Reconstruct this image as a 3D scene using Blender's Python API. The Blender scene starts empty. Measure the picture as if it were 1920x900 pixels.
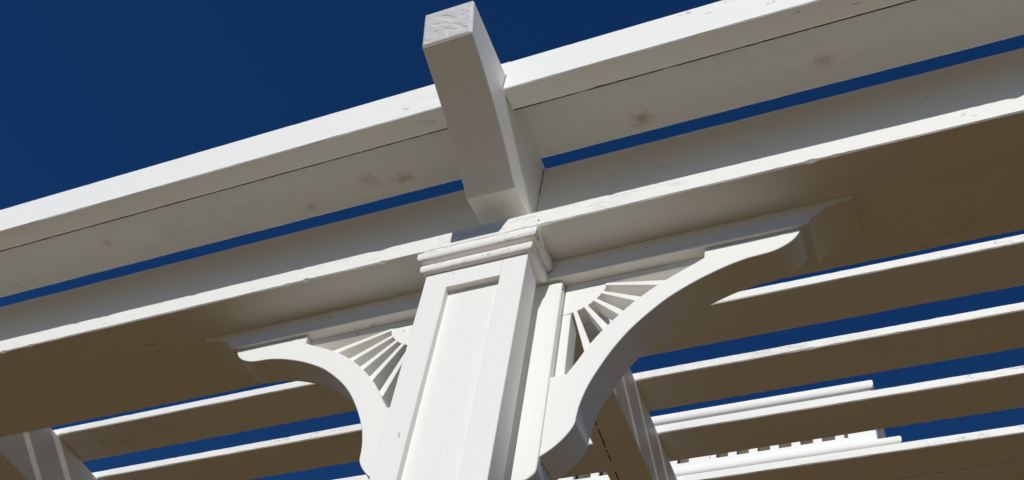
import bpy, bmesh, math, random
from mathutils import Matrix, Vector, noise

# ------------------------------------------------------------------ camera, sky, sun, exposure
scene = bpy.context.scene
Z0 = 3.4                                   # height of the column's neck above the ground
cam_data = bpy.data.cameras.new('camera')
cam = bpy.data.objects.new('camera', cam_data)
scene.collection.objects.link(cam)
right = Vector((0.9252264, 0.3591059, 0.1224711))
down = Vector((-0.1921326, 0.7217886, -0.6649107))
fwd = Vector((-0.3271716, 0.5916622, 0.7368138))
m = Matrix.Identity(4)
for i in range(3):
    m[i][0] = right[i]; m[i][1] = -down[i]; m[i][2] = -fwd[i]
m[0][3], m[1][3], m[2][3] = 0.7072, -1.2947, -1.8267 + Z0
cam.matrix_world = m
cam_data.sensor_width = 36.0
cam_data.lens = 2064.8 / 1920 * 36
cam_data.shift_y = 150 / 1920
cam_data.clip_start = 0.05
cam_data.clip_end = 2000
scene.camera = cam

SUN_TO = Vector((0.125, -1.0, 0.66)).normalized()      # direction towards the sun
sun_el = math.asin(SUN_TO.z)
sun_az = math.atan2(SUN_TO.x, SUN_TO.y)               # clockwise from +Y
world = bpy.data.worlds.new('World')
scene.world = world
world.use_nodes = True
wn = world.node_tree
wn.nodes.clear()
sky = wn.nodes.new('ShaderNodeTexSky')
sky.sky_type = 'NISHITA'
sky.sun_disc = False
sky.sun_elevation = sun_el
sky.sun_rotation = sun_az
sky.altitude = 0
sky.air_density = 1.0
sky.dust_density = 0.0
sky.ozone_density = 10.0
bg = wn.nodes.new('ShaderNodeBackground')
bg.inputs['Strength'].default_value = 0.0545
wo = wn.nodes.new('ShaderNodeOutputWorld')
hs = wn.nodes.new('ShaderNodeHueSaturation')          # the photograph's deep, saturated blue
hs.inputs['Hue'].default_value = 0.506
hs.inputs['Saturation'].default_value = 1.125
wn.links.new(sky.outputs[0], hs.inputs['Color'])
wn.links.new(hs.outputs[0], bg.inputs[0])
wn.links.new(bg.outputs[0], wo.inputs[0])

sd = bpy.data.lights.new('sun', 'SUN')
sd.energy = 3.3
sd.angle = math.radians(0.5)
sd.color = (1.0, 0.98, 0.94)
so = bpy.data.objects.new('sun', sd)
so.rotation_euler = SUN_TO.to_track_quat('Z', 'Y').to_euler()
so.location = (3, -20, 20)
scene.collection.objects.link(so)

scene.view_settings.view_transform = 'Standard'
scene.view_settings.look = 'None'
scene.view_settings.exposure = 0.0
scene.view_settings.gamma = 1.0
scene.view_settings.use_curve_mapping = False
scene.cycles.max_bounces = 12
scene.cycles.diffuse_bounces = 8

COL = scene.collection
R_ = random.Random(5)

# ------------------------------------------------------------------ materials
def new_mat(name):
    mt = bpy.data.materials.new(name)
    mt.use_nodes = True
    nt = mt.node_tree
    nt.nodes.clear()
    out = nt.nodes.new('ShaderNodeOutputMaterial')
    bs = nt.nodes.new('ShaderNodeBsdfPrincipled')
    nt.links.new(bs.outputs[0], out.inputs[0])
    return mt, nt, bs

def math_node(nt, op, a, b=None, clamp=False):
    n = nt.nodes.new('ShaderNodeMath')
    n.operation = op
    n.use_clamp = clamp
    for i, v in enumerate((a, b)):
        if v is None: continue
        if isinstance(v, (int, float)): n.inputs[i].default_value = v
        else: nt.links.new(v, n.inputs[i])
    return n.outputs[0]

def ramp(nt, fac, lo, hi, smooth=True):
    n = nt.nodes.new('ShaderNodeMapRange')
    n.interpolation_type = 'SMOOTHSTEP' if smooth else 'LINEAR'
    n.inputs['From Min'].default_value = lo
    n.inputs['From Max'].default_value = hi
    nt.links.new(fac, n.inputs['Value'])
    return n.outputs[0]

def noise_node(nt, vec, scale, detail=3, rough=0.5, dist=0.0):
    n = nt.nodes.new('ShaderNodeTexNoise')
    n.inputs['Scale'].default_value = scale
    n.inputs['Detail'].default_value = detail
    n.inputs['Roughness'].default_value = rough
    n.inputs['Distortion'].default_value = dist
    nt.links.new(vec, n.inputs['Vector'])
    return n.outputs[0]

def mix_col(nt, fac, a, b):
    n = nt.nodes.new('ShaderNodeMix')
    n.data_type = 'RGBA'
    if isinstance(fac, (int, float)): n.inputs[0].default_value = fac
    else: nt.links.new(fac, n.inputs[0])
    for i, v in ((6, a), (7, b)):
        if isinstance(v, tuple): n.inputs[i].default_value = (*v, 1)
        else: nt.links.new(v, n.inputs[i])
    return n.outputs[2]

def paint(name, axis='X', col=(0.87, 0.864, 0.818), chips=0.5, cracks=0.0, dirt=0.5, grain=1.0, stains=(), rough=0.5, relief=0.0012):
    """brushed white gloss paint on wood, grain along axis"""
    mt, nt, bs = new_mat(name)
    tc = nt.nodes.new('ShaderNodeTexCoord')
    oi = nt.nodes.new('ShaderNodeObjectInfo')
    off = nt.nodes.new('ShaderNodeVectorMath'); off.operation = 'ADD'
    rn = math_node(nt, 'MULTIPLY', oi.outputs['Random'], 37.0)
    nt.links.new(tc.outputs['Object'], off.inputs[0])
    nt.links.new(rn, off.inputs[1])
    P = off.outputs[0]
    def stretched(long, across):
        mp = nt.nodes.new('ShaderNodeMapping')
        s = [across] * 3
        s['XYZ'.index(axis)] = long
        mp.inputs['Scale'].default_value = s
        nt.links.new(P, mp.inputs['Vector'])
        return mp.outputs[0]
    # broad grime and unevenness
    d1 = noise_node(nt, stretched(1.2, 5), 1.6, 5, 0.6)
    d2 = noise_node(nt, P, 28, 4, 0.65)
    dm = math_node(nt, 'MULTIPLY', ramp(nt, d1, 0.48, 0.8), ramp(nt, d2, 0.35, 0.75))
    c = mix_col(nt, math_node(nt, 'MULTIPLY', dm, 0.55 * dirt), col, (0.50, 0.45, 0.36))
    fine = noise_node(nt, stretched(14, 190), 1.0, 3, 0.6)
    c = mix_col(nt, math_node(nt, 'MULTIPLY', ramp(nt, fine, 0.5, 0.8), 0.07 * grain), c, (0.45, 0.44, 0.42))
    # scuffs and chips
    s1 = noise_node(nt, stretched(16, 55), 1.0, 4, 0.6, 0.4)
    s2 = noise_node(nt, P, 3.1, 2)
    lo = 0.715 - 0.05 * chips
    sm = math_node(nt, 'MULTIPLY', ramp(nt, s1, lo, lo + 0.025), ramp(nt, s2, 0.45, 0.6))
    c = mix_col(nt, math_node(nt, 'MULTIPLY', sm, 0.6 if chips > 0 else 0), c, (0.20, 0.16, 0.11))
    hgt = math_node(nt, 'MULTIPLY', sm, -0.7)
    # lifted edges of old paint layers: thin wandering lines
    if cracks > 0:
        k1 = noise_node(nt, stretched(9, 42), 1.0, 5, 0.62)
        k2 = noise_node(nt, stretched(1.7, 5), 1.0, 2)
        edge = math_node(nt, 'ABSOLUTE', math_node(nt, 'SUBTRACT', k1, 0.56))
        line = math_node(nt, 'SUBTRACT', 1.0, ramp(nt, edge, 0.004, 0.016))
        nz = nt.nodes.new('ShaderNodeSeparateXYZ'); nt.links.new(tc.outputs['Normal'], nz.inputs[0])
        up = math_node(nt, 'SUBTRACT', 1.0, ramp(nt, math_node(nt, 'ABSOLUTE', nz.outputs['Z']), 0.7, 0.95))
        k2 = math_node(nt, 'MULTIPLY', k2, up)
        cl = 0.30 if cracks >= 1 else 0.50
        line = math_node(nt, 'MULTIPLY', line, ramp(nt, k2, cl, cl + 0.12))
        c = mix_col(nt, math_node(nt, 'MULTIPLY', line, 0.75 * min(1, cracks)), c, (0.27, 0.24, 0.20))
        step = math_node(nt, 'MULTIPLY', ramp(nt, k1, 0.55, 0.57), ramp(nt, k2, 0.45, 0.6))
        hgt = math_node(nt, 'ADD', hgt, math_node(nt, 'MULTIPLY', step, 0.9 * cracks))
    # rusty water stains at known spots
    for (x, y, z, rx, ry, rz, amt) in stains:
        sb = nt.nodes.new('ShaderNodeVectorMath'); sb.operation = 'SUBTRACT'
        nt.links.new(tc.outputs['Object'], sb.inputs[0]); sb.inputs[1].default_value = (x, y, z)
        dv = nt.nodes.new('ShaderNodeVectorMath'); dv.operation = 'DIVIDE'
        nt.links.new(sb.outputs[0], dv.inputs[0]); dv.inputs[1].default_value = (rx, ry, rz)
        ln = nt.nodes.new('ShaderNodeVectorMath'); ln.operation = 'LENGTH'
        nt.links.new(dv.outputs[0], ln.inputs[0])
        w = noise_node(nt, P, 38, 5, 0.65)
        q = math_node(nt, 'ADD', ln.outputs['Value'], math_node(nt, 'MULTIPLY', math_node(nt, 'SUBTRACT', w, 0.5), 3.0))
        ms = math_node(nt, 'SUBTRACT', 1.0, ramp(nt, q, 0.0, 1.15))
        c = mix_col(nt, math_node(nt, 'MULTIPLY', ms, amt), c, (0.40, 0.315, 0.14))
    nt.links.new(c, bs.inputs['Base Color'])
    # brush marks and grain relief
    g1 = noise_node(nt, stretched(5, 130), 1.0, 4, 0.6)
    g2 = noise_node(nt, stretched(2.2, 16), 1.0, 3, 0.5)
    g3 = noise_node(nt, P, 160, 2, 0.5)
    hsum = math_node(nt, 'ADD', math_node(nt, 'MULTIPLY', g1, 0.55 * grain), math_node(nt, 'MULTIPLY', g2, 0.9))
    hsum = math_node(nt, 'ADD', hsum, math_node(nt, 'MULTIPLY', g3, 0.25))
    hsum = math_node(nt, 'ADD', hsum, hgt)
    bp = nt.nodes.new('ShaderNodeBump')
    bp.inputs['Strength'].default_value = 0.55
    bp.inputs['Distance'].default_value = relief
    nt.links.new(hsum, bp.inputs['Height'])
    nt.links.new(bp.outputs[0], bs.inputs['Normal'])
    bs.inputs['Roughness'].default_value = rough
    bs.inputs['Specular IOR Level'].default_value = 0.25
    return mt

def plain(name, col, rough=0.6, var=0.25, scale=20):
    mt, nt, bs = new_mat(name)
    tc = nt.nodes.new('ShaderNodeTexCoord')
    n = noise_node(nt, tc.outputs['Object'], scale, 4, 0.6)
    c = mix_col(nt, ramp(nt, n, 0.3, 0.7), tuple(v * (1 - var) for v in col), tuple(v * (1 + var) for v in col))
    nt.links.new(c, bs.inputs['Base Color'])
    bs.inputs['Roughness'].default_value = rough
    bp = nt.nodes.new('ShaderNodeBump'); bp.inputs['Strength'].default_value = 0.3; bp.inputs['Distance'].default_value = 0.004
    nt.links.new(n, bp.inputs['Height']); nt.links.new(bp.outputs[0], bs.inputs['Normal'])
    return mt

M = {}
M['board_x'] = paint('white_paint_along_x', 'X', chips=0.35, dirt=0.5)
M['board_y'] = paint('white_paint_along_y', 'Y', chips=0.2, dirt=0.6, grain=1.6)
M['board_z'] = paint('white_paint_along_z', 'Z', chips=0.15, dirt=0.12)
M['ledge'] = paint('white_paint_worn_edge', 'X', chips=0.85, cracks=0.5, dirt=0.8)
M['fascia'] = paint('white_paint_fascia', 'X', col=(0.885, 0.884, 0.845), chips=0.8, dirt=0.5)
M['slat'] = paint('white_paint_slat', 'X', chips=0.3, cracks=0.8, dirt=0.9)
M['moulding'] = paint('white_paint_peeling', 'X', chips=0.3, cracks=1.0, dirt=0.8)
M['bracket'] = paint('white_paint_bracket', 'X', chips=0.12, dirt=0.10, grain=0.5)
M['end_grain'] = paint('grey_white_weathered_end', 'X', col=(0.66, 0.655, 0.65), chips=0.3, cracks=0.6, dirt=0.5, relief=0.0015)
zc = Z0 + 0.4165
M['stained'] = paint('white_paint_stained', 'X', chips=0.35, dirt=0.8, stains=[
    (0.238, -0.004, zc, 0.030, 0.024, 0.05, 0.62), (-0.385, -0.012, zc, 0.034, 0.022, 0.05, 0.42),
    (-0.655, 0.0, zc, 0.03, 0.016, 0.05, 0.4), (0.66, -0.03, zc, 0.03, 0.02, 0.05, 0.3),
    (-1.28, -0.05, zc, 0.02, 0.02, 0.05, 0.3), (-0.47, -0.03, zc, 0.04, 0.025, 0.05, 0.28)])
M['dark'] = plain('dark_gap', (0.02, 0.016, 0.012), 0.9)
M['tower'] = paint('white_paint_tower', 'X', chips=0.0, dirt=0.2, grain=0.3)
M['tower_in'] = plain('weathered_boards_behind_lattice', (0.13, 0.105, 0.08), 0.8, 0.5, 9)
M['shingle_wall'] = plain('brown_shingle_wall', (0.15, 0.095, 0.05), 0.9, 0.3, 14)
M['shingle'] = plain('pinkish_grey_shingle', (0.34, 0.27, 0.25), 0.85, 0.3, 14)

# ------------------------------------------------------------------ mesh helpers
def empty(name, loc):
    o = bpy.data.objects.new(name, None)
    o.location = loc
    o.empty_display_size = 0.2
    COL.objects.link(o)
    return o

def link(name, bm, mat, parent=None, smooth=None, kind=None, label=None):
    bmesh.ops.recalc_face_normals(bm, faces=bm.faces[:])
    me = bpy.data.meshes.new(name)
    bm.to_mesh(me); bm.free()
    for mt in (mat if isinstance(mat, (list, tuple)) else [mat]):
        me.materials.append(M[mt])
    if smooth is not None:
        for p in me.polygons: p.use_smooth = True
        me.set_sharp_from_angle(angle=math.radians(smooth))
    o = bpy.data.objects.new(name, me)
    COL.objects.link(o)
    if parent is not None:
        o.parent = parent
        base = Vector((0, 0, 0)); q = parent
        while q is not None:
            base += q.location; q = q.parent
        o.location = -base                      # meshes hold world coordinates
    if kind: o['kind'] = kind
    if label: o['label'] = label
    return o

def fbm(x, s):
    return noise.noise(Vector((x, s * 13.7, s * 3.1)))

def board_bm(lo, hi, axis, bev=0.003, step=0.03, wob=0.0012, chip=0.0, seed=0):
    """a sawn board: chamfered edges whose line wanders and has small nicks"""
    bm = bmesh.new()
    a = axis; u, v = [i for i in range(3) if i != a]
    L = hi[a] - lo[a]
    n = max(1, min(1000, int(L / step)))
    corners = ((lo[u], lo[v], 1, 1), (hi[u], lo[v], -1, 1), (hi[u], hi[v], -1, -1), (lo[u], hi[v], 1, -1))
    rings = []
    for k in range(n + 1):
        t = lo[a] + L * k / n
        ring = []
        for ci, (cu, cv, su, sv) in enumerate(corners):
            s = seed * 4 + ci + 0.37
            b1 = bev * (1 + 0.35 * fbm(t * 9, s)) + wob * abs(fbm(t * 31, s + .5))
            b2 = bev * (1 + 0.35 * fbm(t * 8, s + 2)) + wob * abs(fbm(t * 27, s + 1.5))
            if chip > 0:
                q = fbm(t * 47, s + 7.3); w = fbm(t * 2.3, s + 9.1)
                if q > 0.30 and w > -0.1:
                    b1 += chip * (q - 0.30) * 2.5; b2 += chip * (q - 0.30) * 2.5
            pts = ((cu + su * b1, cv), (cu, cv + sv * b2))
            if ci in (1, 3): pts = pts[::-1]
            # order around the section: lo,lo corner goes v-side first
            ring += list(pts[::-1])
        vs = []
        for (pu, pv) in ring:
            co = [0, 0, 0]; co[a] = t; co[u] = pu; co[v] = pv
            vs.append(bm.verts.new(co))
        rings.append(vs)
    for k in range(n):
        A, B = rings[k], rings[k + 1]
        for i in range(8):
            j = (i + 1) % 8
            bm.faces.new((A[i], A[j], B[j], B[i]))
    bm.faces.new(rings[0][::-1]); bm.faces.new(rings[-1])
    return bm

def board(name, lo, hi, axis, mat, parent, **kw):
    label = kw.pop('label', None); smooth = kw.pop('smooth', 25)
    lo = [min(a, b) for a, b in zip(lo, hi)] if False else list(lo)
    lo = (lo[0], lo[1], lo[2] + Z0); hi = (hi[0], hi[1], hi[2] + Z0)
    return link(name, board_bm(lo, hi, axis, **kw), mat, parent, smooth=smooth, label=label)

def prism_bm(poly, axis, a0, a1, bev=0.002):
    """polygon in the plane across axis, extruded from a0 to a1, edges softened; poly in (x,z) for axis Y, (y,z) for axis X"""
    bm = bmesh.new()
    def P(p, t):
        return (p[0], t, p[1] + Z0) if axis == 'Y' else (t, p[0], p[1] + Z0)
    A = [bm.verts.new(P(p, a0)) for p in poly]
    B = [bm.verts.new(P(p, a1)) for p in poly]
    n = len(poly)
    fa = bm.faces.new(A); fb = bm.faces.new(B[::-1])
    for i in range(n):
        j = (i + 1) % n
        bm.faces.new((A[i], B[i], B[j], A[j]))
    bmesh.ops.recalc_face_normals(bm, faces=bm.faces[:])
    if bev > 0:
        rim = [e for e in bm.edges if fa in e.link_faces or fb in e.link_faces]
        for e in bm.edges:
            if e not in rim and len(e.link_faces) == 2 and e.calc_face_angle(0) > math.radians(40): rim.append(e)
        bmesh.ops.bevel(bm, geom=rim, offset=bev, segments=1, affect='EDGES', clamp_overlap=True)
    return bm

def prism(name, poly, axis, a0, a1, mat, parent, bev=0.002, label=None):
    return link(name, prism_bm(poly, axis, a0, a1, bev), mat, parent, smooth=20, label=label)

def spline(pts, sub=5):
    out = []
    n = len(pts)
    for i in range(n - 1):
        p0 = pts[max(0, i - 1)]; p1 = pts[i]; p2 = pts[i + 1]; p3 = pts[min(n - 1, i + 2)]
        for k in range(sub):
            t = k / sub
            out.append(tuple(0.5 * ((2 * b) + (c - a) * t + (2 * a - 5 * b + 4 * c - d) * t * t + (3 * b - a - 3 * c + d) * t ** 3)
                             for a, b, c, d in zip(p0, p1, p2, p3)))
    out.append(pts[-1])
    return out

def sweep_bm(profile, path, x_seg=0.02):
    """profile of (outward, z) swept round an open rectangular path of (x, y) corners, mitred"""
    bm = bmesh.new()
    pts = []
    n = len(path)
    for i, p in enumerate(path):
        p = Vector(p)
        dirs = []
        if i > 0: dirs.append((p - Vector(path[i - 1])).normalized())
        if i < n - 1: dirs.append((Vector(path[i + 1]) - p).normalized())
        nrm = [Vector((d.y, -d.x)) for d in dirs]
        mvec = nrm[0] if len(nrm) == 1 else (nrm[0] + nrm[1]) / (1 + nrm[0].dot(nrm[1]))
        pts.append((p, mvec))
    rings = []
    for i, (p, mv) in enumerate(pts):
        rings.append((p, mv))
        if i < n - 1:
            p2, mv2 = pts[i + 1]
            k = max(1, int((p2 - p).length / x_seg))
            for j in range(1, k):
                t = j / k
                # offset vector stays perpendicular along a straight run
                q = p.lerp(p2, t); d = (p2 - p).normalized(); nv = Vector((d.y, -d.x))
                a = mv - nv; b = mv2 - nv
                rings.append((q, nv + a * 0 + b * 0) if 0.12 < t < 0.88 else (q, nv))
    vr = []
    for (p, mv) in rings:
        vr.append([bm.verts.new((p.x + mv.x * o, p.y + mv.y * o, z + Z0)) for (o, z) in profile])
    for A, B in zip(vr[:-1], vr[1:]):
        for i in range(len(profile) - 1):
            bm.faces.new((A[i], A[i + 1], B[i + 1], B[i]))
    bm.faces.new(vr[0]); bm.faces.new(vr[-1][::-1])
    for i in (0, len(profile) - 1):
        pass
    return bm

def half_round(o, z0, z1, bulge, n=14, tail=-0.004, power=0.5):
    """profile of a half-round bead"""
    pts = [(tail, z0)]
    zm = (z0 + z1) / 2; h = (z1 - z0) / 2
    for k in range(n + 1):
        a = -math.pi / 2 + math.pi * k / n
        pts.append((o + bulge * max(0.0, math.cos(a)) ** power, zm + h * math.sin(a)))
    pts.append((tail, z1))
    return pts

# ------------------------------------------------------------------ ground
def ground_mat():
    mt, nt, bs = new_mat('brown_earth')
    tc = nt.nodes.new('ShaderNodeTexCoord')
    n1 = noise_node(nt, tc.outputs['Object'], 0.6, 5, 0.6)
    n2 = noise_node(nt, tc.outputs['Object'], 40, 4, 0.7)
    c = mix_col(nt, ramp(nt, n1, 0.3, 0.7), (0.168, 0.100, 0.026), (0.205, 0.123, 0.033))
    c = mix_col(nt, ramp(nt, n2, 0.35, 0.7), c, (0.140, 0.084, 0.022))
    nt.links.new(c, bs.inputs['Base Color'])
    bs.inputs['Roughness'].default_value = 0.95
    bp = nt.nodes.new('ShaderNodeBump'); bp.inputs['Distance'].default_value = 0.02
    nt.links.new(n2, bp.inputs['Height']); nt.links.new(bp.outputs[0], bs.inputs['Normal'])
    return mt
M['ground'] = ground_mat()
bm = bmesh.new()
bmesh.ops.create_grid(bm, x_segments=8, y_segments=8, size=600)
link('ground', bm, 'ground', kind='structure')

# ------------------------------------------------------------------ the pergola
pergola = empty('pergola', (-0.12, 0.13, 0))
pergola['label'] = 'white painted timber pergola with a panelled column, fan brackets and slatted roof'
pergola['category'] = 'pergola'

S = 1.036                                     # upper frame, measured from the camera's eye
CX, CY, CZ = 0.7072, -1.2947, -1.8267
def fy(y): return CY + S * (y - CY)
def fz(z): return CZ + S * (z - CZ)
def fx(x): return CX + S * (x - CX)

XL, XR = fx(-0.1175), fx(-0.0021)             # the rafter over the column
XEND0, XEND1 = -3.7, 3.6
RX = [(XL, XR), (fx(-1.85) - (XR - XL), fx(-1.85)), (XL + 1.93, XR + 1.93)]
ZS = 0.4165                                   # rafter tops, slats lie on them

# --- column
PW = 0.24; PD = 0.0606
column = board('column', (-0.205, PD + 0.002, -Z0), (-0.035, 0.255, 0.0685), 2, 'board_z', pergola, bev=0.003, step=0.5,
               label='square white column with a recessed panel on its front')
ST = 0.0575; RD = 0.016
board('stile', (-PW, 0, -Z0 + 0.25), (-PW + ST, PD, 0.0), 2, 'board_z', column, bev=0.0013, step=0.04, wob=0.0004)
board('stile', (-ST, 0, -Z0 + 0.25), (0, PD, 0.0), 2, 'board_z', column, bev=0.0013, step=0.04, wob=0.0004)
board('top_rail', (-PW + ST + 0.00005, 0.0002, -0.0575), (-ST - 0.00005, PD, 0.0), 0, 'board_x', column, bev=0.0003, step=0.03, wob=0.0004)
board('recessed_panel', (-PW + ST - 0.003, RD, -Z0 + 0.3), (-ST + 0.003, PD - 0.004, -0.05), 2, 'board_z', column, bev=0.001, step=0.5)
board('plinth', (-PW - 0.03, -0.03, -Z0), (0.03, 0.29, -Z0 + 0.25), 2, 'board_z', column, bev=0.006, step=0.5)
# backing board behind the panelled front, its foot cut to a curve
YB = 0.0975; TB = 0.076
def mirror(p): return [(-0.24 - x, z) for (x, z) in p]
foot = spline([(0.043, -0.512), (0.041, -0.535), (0.030, -0.548), (0.016, -0.556), (0.004, -0.570), (-0.005, -0.592), (-0.008, -0.62)], 4)
poly = [(0.043, 0.0045)] + foot + [(-0.008, -0.9)]
poly = poly + mirror(poly)[::-1]
prism('backing_board', poly, 'Y', YB, YB + TB + 0.02, 'board_z', column, bev=0.0018)
# capital: two half-round beads round three sides
cap_path = [(-PW, 0.086), (-PW, 0.0), (0.0, 0.0), (0.0, 0.086)]
prof_low = half_round(0.0005, -0.0020, 0.0255, 0.0120)
prof_cove = [(-0.004, 0.0256), (0.0015, 0.0257), (0.0015, 0.0285), (0.004, 0.0305), (0.009, 0.0312), (-0.004, 0.0312)]
prof_up = half_round(0.0090, 0.0313, 0.0635, 0.0130)
prof_top = [(-0.004, 0.0636), (0.0135, 0.0636), (0.0142, 0.0660), (0.0142, 0.0695), (-0.004, 0.0695)]
for nm, pf in (('lower_bead', prof_low), ('cove', prof_cove), ('upper_bead', prof_up), ('fillet', prof_top)):
    link(nm, sweep_bm(pf, cap_path), 'moulding', column, smooth=40)
board('neck_block', (-PW + 0.003, 0.003, 0.0005), (-0.003, 0.086, 0.069), 0, 'board_x', column, bev=0.001, step=0.3)

# --- bolster under the beam, ends cut to an ogee
end = spline([(0.572, 0.0085), (0.578, 0.020), (0.592, 0.034), (0.612, 0.047), (0.636, 0.0545), (0.664, 0.0575)], 5) + [(0.664, 0.0695)]
poly = end + mirror(end)[::-1]
prism('bolster', poly, 'Y', 0.0883, 0.205, 'board_x', pergola, bev=0.0015)

# --- the two fan brackets
OUT = [(.675, .0075), (.671, -.003), (.662, -.018), (.648, -.031), (.63, -.041), (.612, -.047), (.59, -.0495), (.565, -.0515), (.533, -.059), (.504, -.069),
       (.467, -.085), (.43, -.105), (.389, -.133), (.336, -.184), (.30, -.231), (.27, -.284), (.246, -.338), (.234, -.381), (.2295, -.41),
       (.2265, -.434), (.211, -.461), (.188, -.485), (.1645, -.501)]
INN = [(.1645, -.2925), (.172, -.2935), (.199, -.2925), (.219, -.259), (.245, -.212), (.28, -.166), (.326, -.117), (.374, -.079), (.415, -.054), (.452, -.034), (.4755, -.0205)]
HC = (.165, .010); HR = .099
def inner_hit(a):
    """where a ray from the hub centre at angle a meets the brace's inner edge"""
    dx, dz = math.cos(a), -math.sin(a)
    best = None
    for p, q in zip(INN[2:-1], INN[3:]):
        ex, ez = q[0] - p[0], q[1] - p[1]
        den = dx * ez - dz * ex
        if abs(den) < 1e-9: continue
        t = ((p[0] - HC[0]) * ez - (p[1] - HC[1]) * ex) / den
        s = ((p[0] - HC[0]) * dz - (p[1] - HC[1]) * dx) / den
        if -0.02 <= s <= 1.02: best = t
    return best
def bracket(side, label):
    X = (lambda d: -0.12 + d) if side > 0 else (lambda d: -0.12 - d)
    poly = spline(OUT, 4)
    a = poly + [INN[0], INN[1]] + spline(INN[2:], 4) + [(.477, .0075)]
    b = prism('fan_bracket', [(X(d), z) for d, z in a], 'Y', YB, YB + TB, 'bracket', pergola, bev=0.0012, label=label)
    YF = 0.1165; TF = 0.040
    hub = [(.1655, -.0118)]
    for k in range(15):
        t = math.radians(14 + 76 * k / 14)
        hub.append((max(.1655, HC[0] + HR * math.cos(t)), HC[1] - HR * math.sin(t)))
    hub = [(HC[0] + HR * math.cos(math.radians(13.2)), -.0118)] + hub[1:-1] + [(.1655, HC[1] - HR)] + [(.1655, -.0118)]
    prism('hub', [(X(d), z) for d, z in hub], 'Y', YF, YF + TF, 'bracket', b, bev=0.001)
    prism('top_rail', [(X(d), z) for d, z in ((.1655, .0078), (.4765, .0078), (.4745, -.0115), (.1655, -.0115))], 'Y', YF, YF + TF, 'bracket', b, bev=0.001)
    prism('side_rail', [(X(d), z) for d, z in ((.1655, HC[1] - HR - .0006), (.184, HC[1] - HR - .0006), (.186, -.285), (.1655, -.285))], 'Y', YF, YF + TF, 'bracket', b, bev=0.001)
    for deg in (15.5, 30, 44.5, 59, 73.5):
        t = math.radians(deg)
        L = inner_hit(t) + 0.006
        d = (math.cos(t), -math.sin(t)); nrm = (math.sin(t), math.cos(t))
        r0 = HR - 0.004; w0 = 0.0042; w1 = 0.0085
        q = [(HC[0] + d[0] * r + nrm[0] * w, HC[1] + d[1] * r + nrm[1] * w) for r, w in ((r0, -w0), (L, -w1), (L, w1), (r0, w0))]
        prism('ray', [(X(x), z) for x, z in q], 'Y', YF - 0.001 - 0.0004 * (deg % 2), YF + TF - 0.004, 'bracket', b, bev=0.0009)
    return b
br_r = bracket(1, 'curved white fan bracket on the right of the column')
br_l = bracket(-1, 'curved white fan bracket on the left of the column')

# --- main beam: wide bottom board with a thin sunlit front edge, face boards standing on it between the rafters
beam = board('beam', (XEND0, -0.014, 0.070), (XEND1, 0.271, 0.124), 0, 'ledge', pergola, bev=0.0028, step=0.0075, wob=0.0012, chip=0.004, seed=3,
             label='wide bottom board of the main beam with a worn sunlit edge')
spans = []
xs = sorted(RX)
edges = [XEND0] + [v for r in xs for v in r] + [XEND1]
for k in range(0, len(edges), 2):
    a, b = edges[k], edges[k + 1]
    board('face_board', (a + 0.002, 0.0532, 0.1245), (b - 0.002, 0.092, 0.403), 0, 'board_x', beam, bev=0.003, seed=20 + k)
    board('rear_board', (a + 0.002, 0.215, 0.1245), (b - 0.002, 0.255, 0.40), 0, 'board_x', beam, bev=0.003, seed=30 + k)

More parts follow.
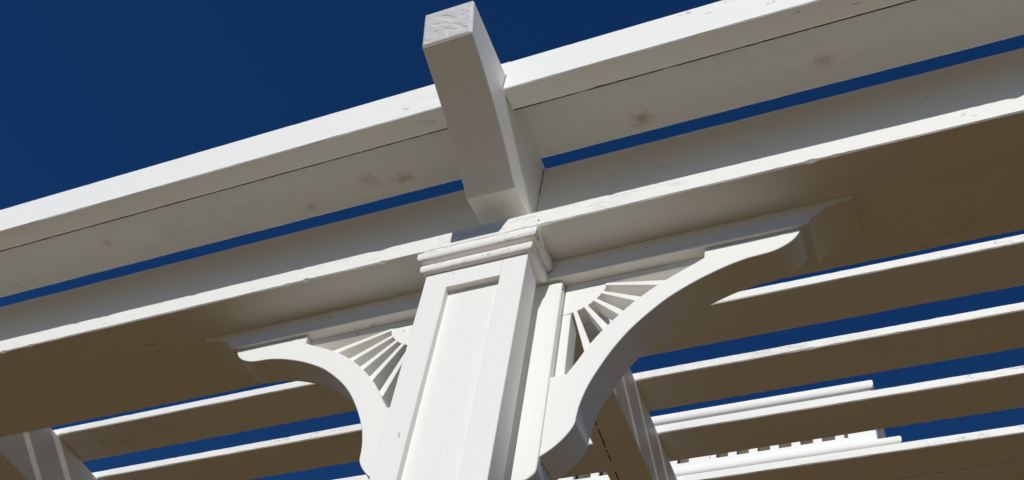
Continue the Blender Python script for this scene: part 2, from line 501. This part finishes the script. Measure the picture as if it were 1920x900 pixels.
# --- rafters
prof_pts = [(-0.4048, 0.2426), (-0.3436, 0.2212), (-0.2823, 0.1960), (-0.2356, 0.1740), (-0.1889, 0.1504), (-0.145, 0.126), (-0.110, 0.1035)]
tail = [(fy(y), fz(z)) for y, z in spline(prof_pts, 3)]
tip_top = (fy(-0.431), ZS - 0.0008)
YE = 1.80
rp = [tip_top] + tail + [(fy(-0.1017), fz(0.1000)), (0.018, 0.180), (0.060, 0.196), (0.12, 0.209), (0.30, 0.2115), (YE, 0.2115), (YE, ZS - 0.0008)]
for k, (a, b) in enumerate(RX):
    bm = prism_bm(rp, 'X', a, b, 0.0028)
    o = link('rafter', bm, ['board_y', 'end_grain'], pergola, smooth=20,
             label=['rafter over the column with its curved tail jutting past the fascia', 'rafter at the lower left corner', 'rafter off to the right'][k])
    for p in o.data.polygons:
        if p.center.y < fy(-0.40) and p.normal.y < -0.75: p.material_index = 1
    # rough sawn end, gouged by the saw and thick with paint
    a0, a1 = Vector(rp[0]), Vector(rp[1])                       # (y, z) top and bottom of the tip
    nz = Vector((a1.y - a0.y, -(a1.x - a0.x))).normalized()     # outward normal in (y, z)
    if nz.x > 0: nz = -nz
    bm = bmesh.new(); NU, NV = 44, 34; grid = []
    for i in range(NU + 1):
        row = []
        for j in range(NV + 1):
            u, v = i / NU, j / NV
            x = a + 0.0022 + (b - a - 0.0044) * u
            p = a0.lerp(a1, 0.012 + 0.976 * v)
            q = Vector((x * 55, v * 6.2 + u * 1.8, k * 3.0))
            h = 0.0007 * noise.noise(q) + 0.0002 * noise.noise(q * 3.1)
            g = noise.noise(Vector((u * 4.3 + k, v * 7.5 - u * 3.5, 2.2)))
            if g > 0.22: h -= 0.0060 * (g - 0.22)
            r = abs(noise.noise(Vector((u * 3.1 + 4, v * 5.0 + u * 2.0, 8.7))))
            if r < 0.05: h += 0.0012 * (1 - r / 0.05)
            edge = min(u, 1 - u, v, 1 - v)
            h = h * min(1, edge * 14) + (0.0012 if edge > 0 else -0.0006)
            row.append(bm.verts.new((x, p.x + nz.x * h, p.y + nz.y * h + Z0)))
        grid.append(row)
    for i in range(NU):
        for j in range(NV):
            bm.faces.new((grid[i][j], grid[i + 1][j], grid[i + 1][j + 1], grid[i][j + 1]))
    link('sawn_end', bm, 'end_grain', o, smooth=35)
    if k == 0:
        # open seam along the underside
        for (y0, y1) in ((0.715, 0.760), (0.775, 0.85), (0.862, 0.872), (0.882, 0.905), (0.955, 1.03), (1.06, 1.16)):
            xs0 = -0.1104 + (y0 - 0.729) / 0.256 * -0.012; xs1 = -0.1104 + (y1 - 0.729) / 0.256 * -0.012
            bm = bmesh.new()
            w = 0.0016
            vs = [bm.verts.new((x, y, z + Z0)) for (x, y) in ((xs0 - w, y0), (xs0 + w, y0), (xs1 + w, y1), (xs1 - w, y1)) for z in (0.2109, 0.2125)]
            bmesh.ops.convex_hull(bm, input=vs)
            link('open_seam', bm, 'dark', o)

# --- front fascia boards, butted between the rafters
for k in range(0, len(edges), 2):
    a, b = edges[k], edges[k + 1]
    board('fascia_board', (a + 0.0024, fy(-0.2439), fz(0.2758)), (b - 0.0024, fy(-0.188), fz(0.3984)), 0, 'fascia', pergola,
          bev=0.0022, step=0.01, wob=0.0010, chip=0.0015, seed=40 + k)
for k, (a, b) in enumerate(RX):               # the fascia carries on over the rafter tops
    board('fascia_saddle', (a - 0.0022, fy(-0.2439) + 0.0002, ZS + 0.0004), (b + 0.0022, fy(-0.188) - 0.0004, fz(0.3984)), 0, 'fascia', pergola,
          bev=0.0004, step=0.05, wob=0.0, seed=50 + k)
for k in range(0, len(edges), 2):  # dark strip added to draw the shadow line behind the fascia
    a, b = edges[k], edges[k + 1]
    board('shadow_line_strip', (a + 0.006, fy(-0.188) + 0.0004, fz(0.2758) + 0.002), (b - 0.006, fy(-0.188) + 0.0030, ZS), 0, 'dark', pergola, bev=0.0003, step=0.02, wob=0.0012, chip=0.002, seed=55 + k)
# --- roof slats
slats = [(-0.1448, 0.0337), (0.150, 0.285), (0.370, 0.505), (fy(.5265), fy(.6621)), (fy(.7408), fy(.871)), (fy(.9615), fy(1.0906)), (fy(1.1882), 1.4035)]  # second and third slats are unseen, added to shade the rafter sides
for k, (a, b) in enumerate(slats):
    bm_kw = dict(bev=0.0025, step=0.01, wob=0.0014, chip=0.0018, seed=60 + k)
    board('slat', (XEND0, a, ZS), (XEND1, b, ZS + 0.0315), 0, 'stained' if k == 0 else 'slat', pergola, **bm_kw)
# --- rear beam closing the roof
board('rear_beam', (XEND0, 1.408, 0.395), (XEND1, 1.76, 0.4155), 0, 'board_x', pergola, bev=0.002, seed=80) if False else None
for k in range(0, len(edges), 2):
    a, b = edges[k], edges[k + 1]
    board('rear_soffit', (a + 0.002, 1.4042, 0.4120), (b - 0.002, 1.78, 0.4440), 0, 'board_x', pergola, bev=0.002, seed=80 + k)

# --- open joint where the face board meets the rafter, and a few screw holes
def sliver(name, pts, parent):
    bm = bmesh.new()
    vs = [bm.verts.new((x, y, z + Z0)) for x, y, z in pts]
    bmesh.ops.convex_hull(bm, input=vs)
    link(name, bm, 'dark', parent)
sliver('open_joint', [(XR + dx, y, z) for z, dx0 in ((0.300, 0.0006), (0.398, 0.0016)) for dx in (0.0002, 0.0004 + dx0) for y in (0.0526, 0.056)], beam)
def hole(c, n, r, parent):
    c = Vector(c); n = Vector(n).normalized()
    u = n.orthogonal().normalized(); v = n.cross(u)
    pts = []
    for k in range(8):
        a = k * math.pi / 4
        for d in (-0.002, 0.0006):
            p = c + u * math.cos(a) * r + v * math.sin(a) * r + n * d
            pts.append((p.x, p.y, p.z))
    sliver('screw_hole', pts, parent)
hole((0.0430, 0.104, -0.016), (1, 0, 0), 0.0030, column)
hole((0.0193, -0.014, 0.0880), (0, -1, 0), 0.0022, beam)
hole((0.235, 0.0883, 0.042), (0, -1, 0), 0.0016, br_r)
hole((-0.470, 0.1165, -0.004), (0, -1, 0), 0.0018, br_l)
hole((-0.345, 0.1165, -0.028), (0, -1, 0), 0.0016, br_l)

# ------------------------------------------------------------------ lattice-topped white tower behind the roof
TY = 4.0
tower = empty('lattice_tower', (-0.6, TY + 1.0, 0))
tower['label'] = 'white tower with moulded bands and square lattice seen between the roof slats'
tower['category'] = 'tower'
TX0, TX1 = -1.70, 0.4325
TYE = TY + 2.13
def tb(name, lo, hi, axis, mat='tower', **kw):
    kw.setdefault('bev', 0.004); kw.setdefault('step', 0.5)
    return board(name, lo, hi, axis, mat, tower, **kw)
tb('wall', (TX0 - 0.02, TY - 0.02, -Z0), (TX1 + 0.02, TYE + 0.02, 2.70), 2, 'shingle_wall')
tb('inner_wall', (TX0 + 0.09, TY + 0.11, 2.70), (TX1 - 0.09, TYE - 0.09, 3.42), 2, 'tower_in')
def band(name, z0, z1, o, ext=0.0):
    path = [(TX0 - ext, TYE), (TX0 - ext, TY), (TX1 + ext, TY), (TX1 + ext, TYE)]
    h = z1 - z0
    pf = [(-0.05, z0), (o * 0.25, z0), (o * 0.25, z0 + h * 0.08)]
    for k in range(9):
        a = -math.pi / 2 + math.pi * k / 8
        pf.append((o * 0.35 + o * 0.65 * math.cos(a), z0 + h * 0.54 + h * 0.42 * math.sin(a)))
    pf += [(-0.05, z1)]
    link(name, sweep_bm(pf, path, 0.5), 'tower', tower, smooth=40)
band('lower_moulding', 2.812, 2.897, 0.034, 0.105)
band('upper_moulding', 3.31, 3.405, 0.030)
tb('base_fascia', (TX0 - 0.10, TY - 0.005, 2.70), (TX1 + 0.10, TYE + 0.1, 2.813), 0)
# stiles and lattice bars, front face
tb('stile', (0.262, TY, 2.896), (TX1, TY + 0.045, 3.315), 2)
tb('stile', (-0.745, TY, 2.896), (-0.607, TY + 0.045, 3.315), 2)
tb('stile', (-0.604, TY + 0.001, 2.896), (-0.566, TY + 0.045, 3.315), 2)
tb('stile', (TX0, TY, 2.896), (TX0 + 0.16, TY + 0.045, 3.315), 2)
tb('bottom_rail', (TX0, TY + 0.0025, 2.896), (TX1 - 0.002, TY + 0.042, 2.961), 0)
tb('side_panel', (TX1 - 0.045, TY + 0.046, 2.896), (TX1 - 0.001, TYE, 3.315), 2)
px = 0.1345
x = -0.566 + 0.078
while x < 0.24:
    tb('lattice_bar', (x, TY + 0.003, 2.946), (x + 0.0555, TY + 0.03, 3.314), 2, bev=0.002); x += px
x = -0.745 - 0.078 - 0.0555
while x > TX0 + 0.17:
    tb('lattice_bar', (x, TY + 0.003, 2.946), (x + 0.0555, TY + 0.03, 3.314), 2, bev=0.002); x -= px
for z in (3.025, 3.158):
    tb('lattice_bar', (TX0 + 0.161, TY + 0.010, z), (-0.746, TY + 0.036, z + 0.0555), 0, bev=0.002)
    tb('lattice_bar', (-0.565, TY + 0.010, z), (0.261, TY + 0.036, z + 0.0555), 0, bev=0.002)
# hipped cap
bm = bmesh.new()
zb = 3.404 + Z0
c = [bm.verts.new(p) for p in ((TX0, TY, zb), (TX1, TY, zb), (TX1, TYE, zb), (TX0, TYE, zb))]
xm, ym = (TX0 + TX1) / 2, (TY + TYE) / 2
a = bm.verts.new((xm, ym, zb + 0.75))
for i in range(4): bm.faces.new((c[i], c[(i + 1) % 4], a))
bm.faces.new(c[::-1])
link('roof', bm, 'shingle', tower)
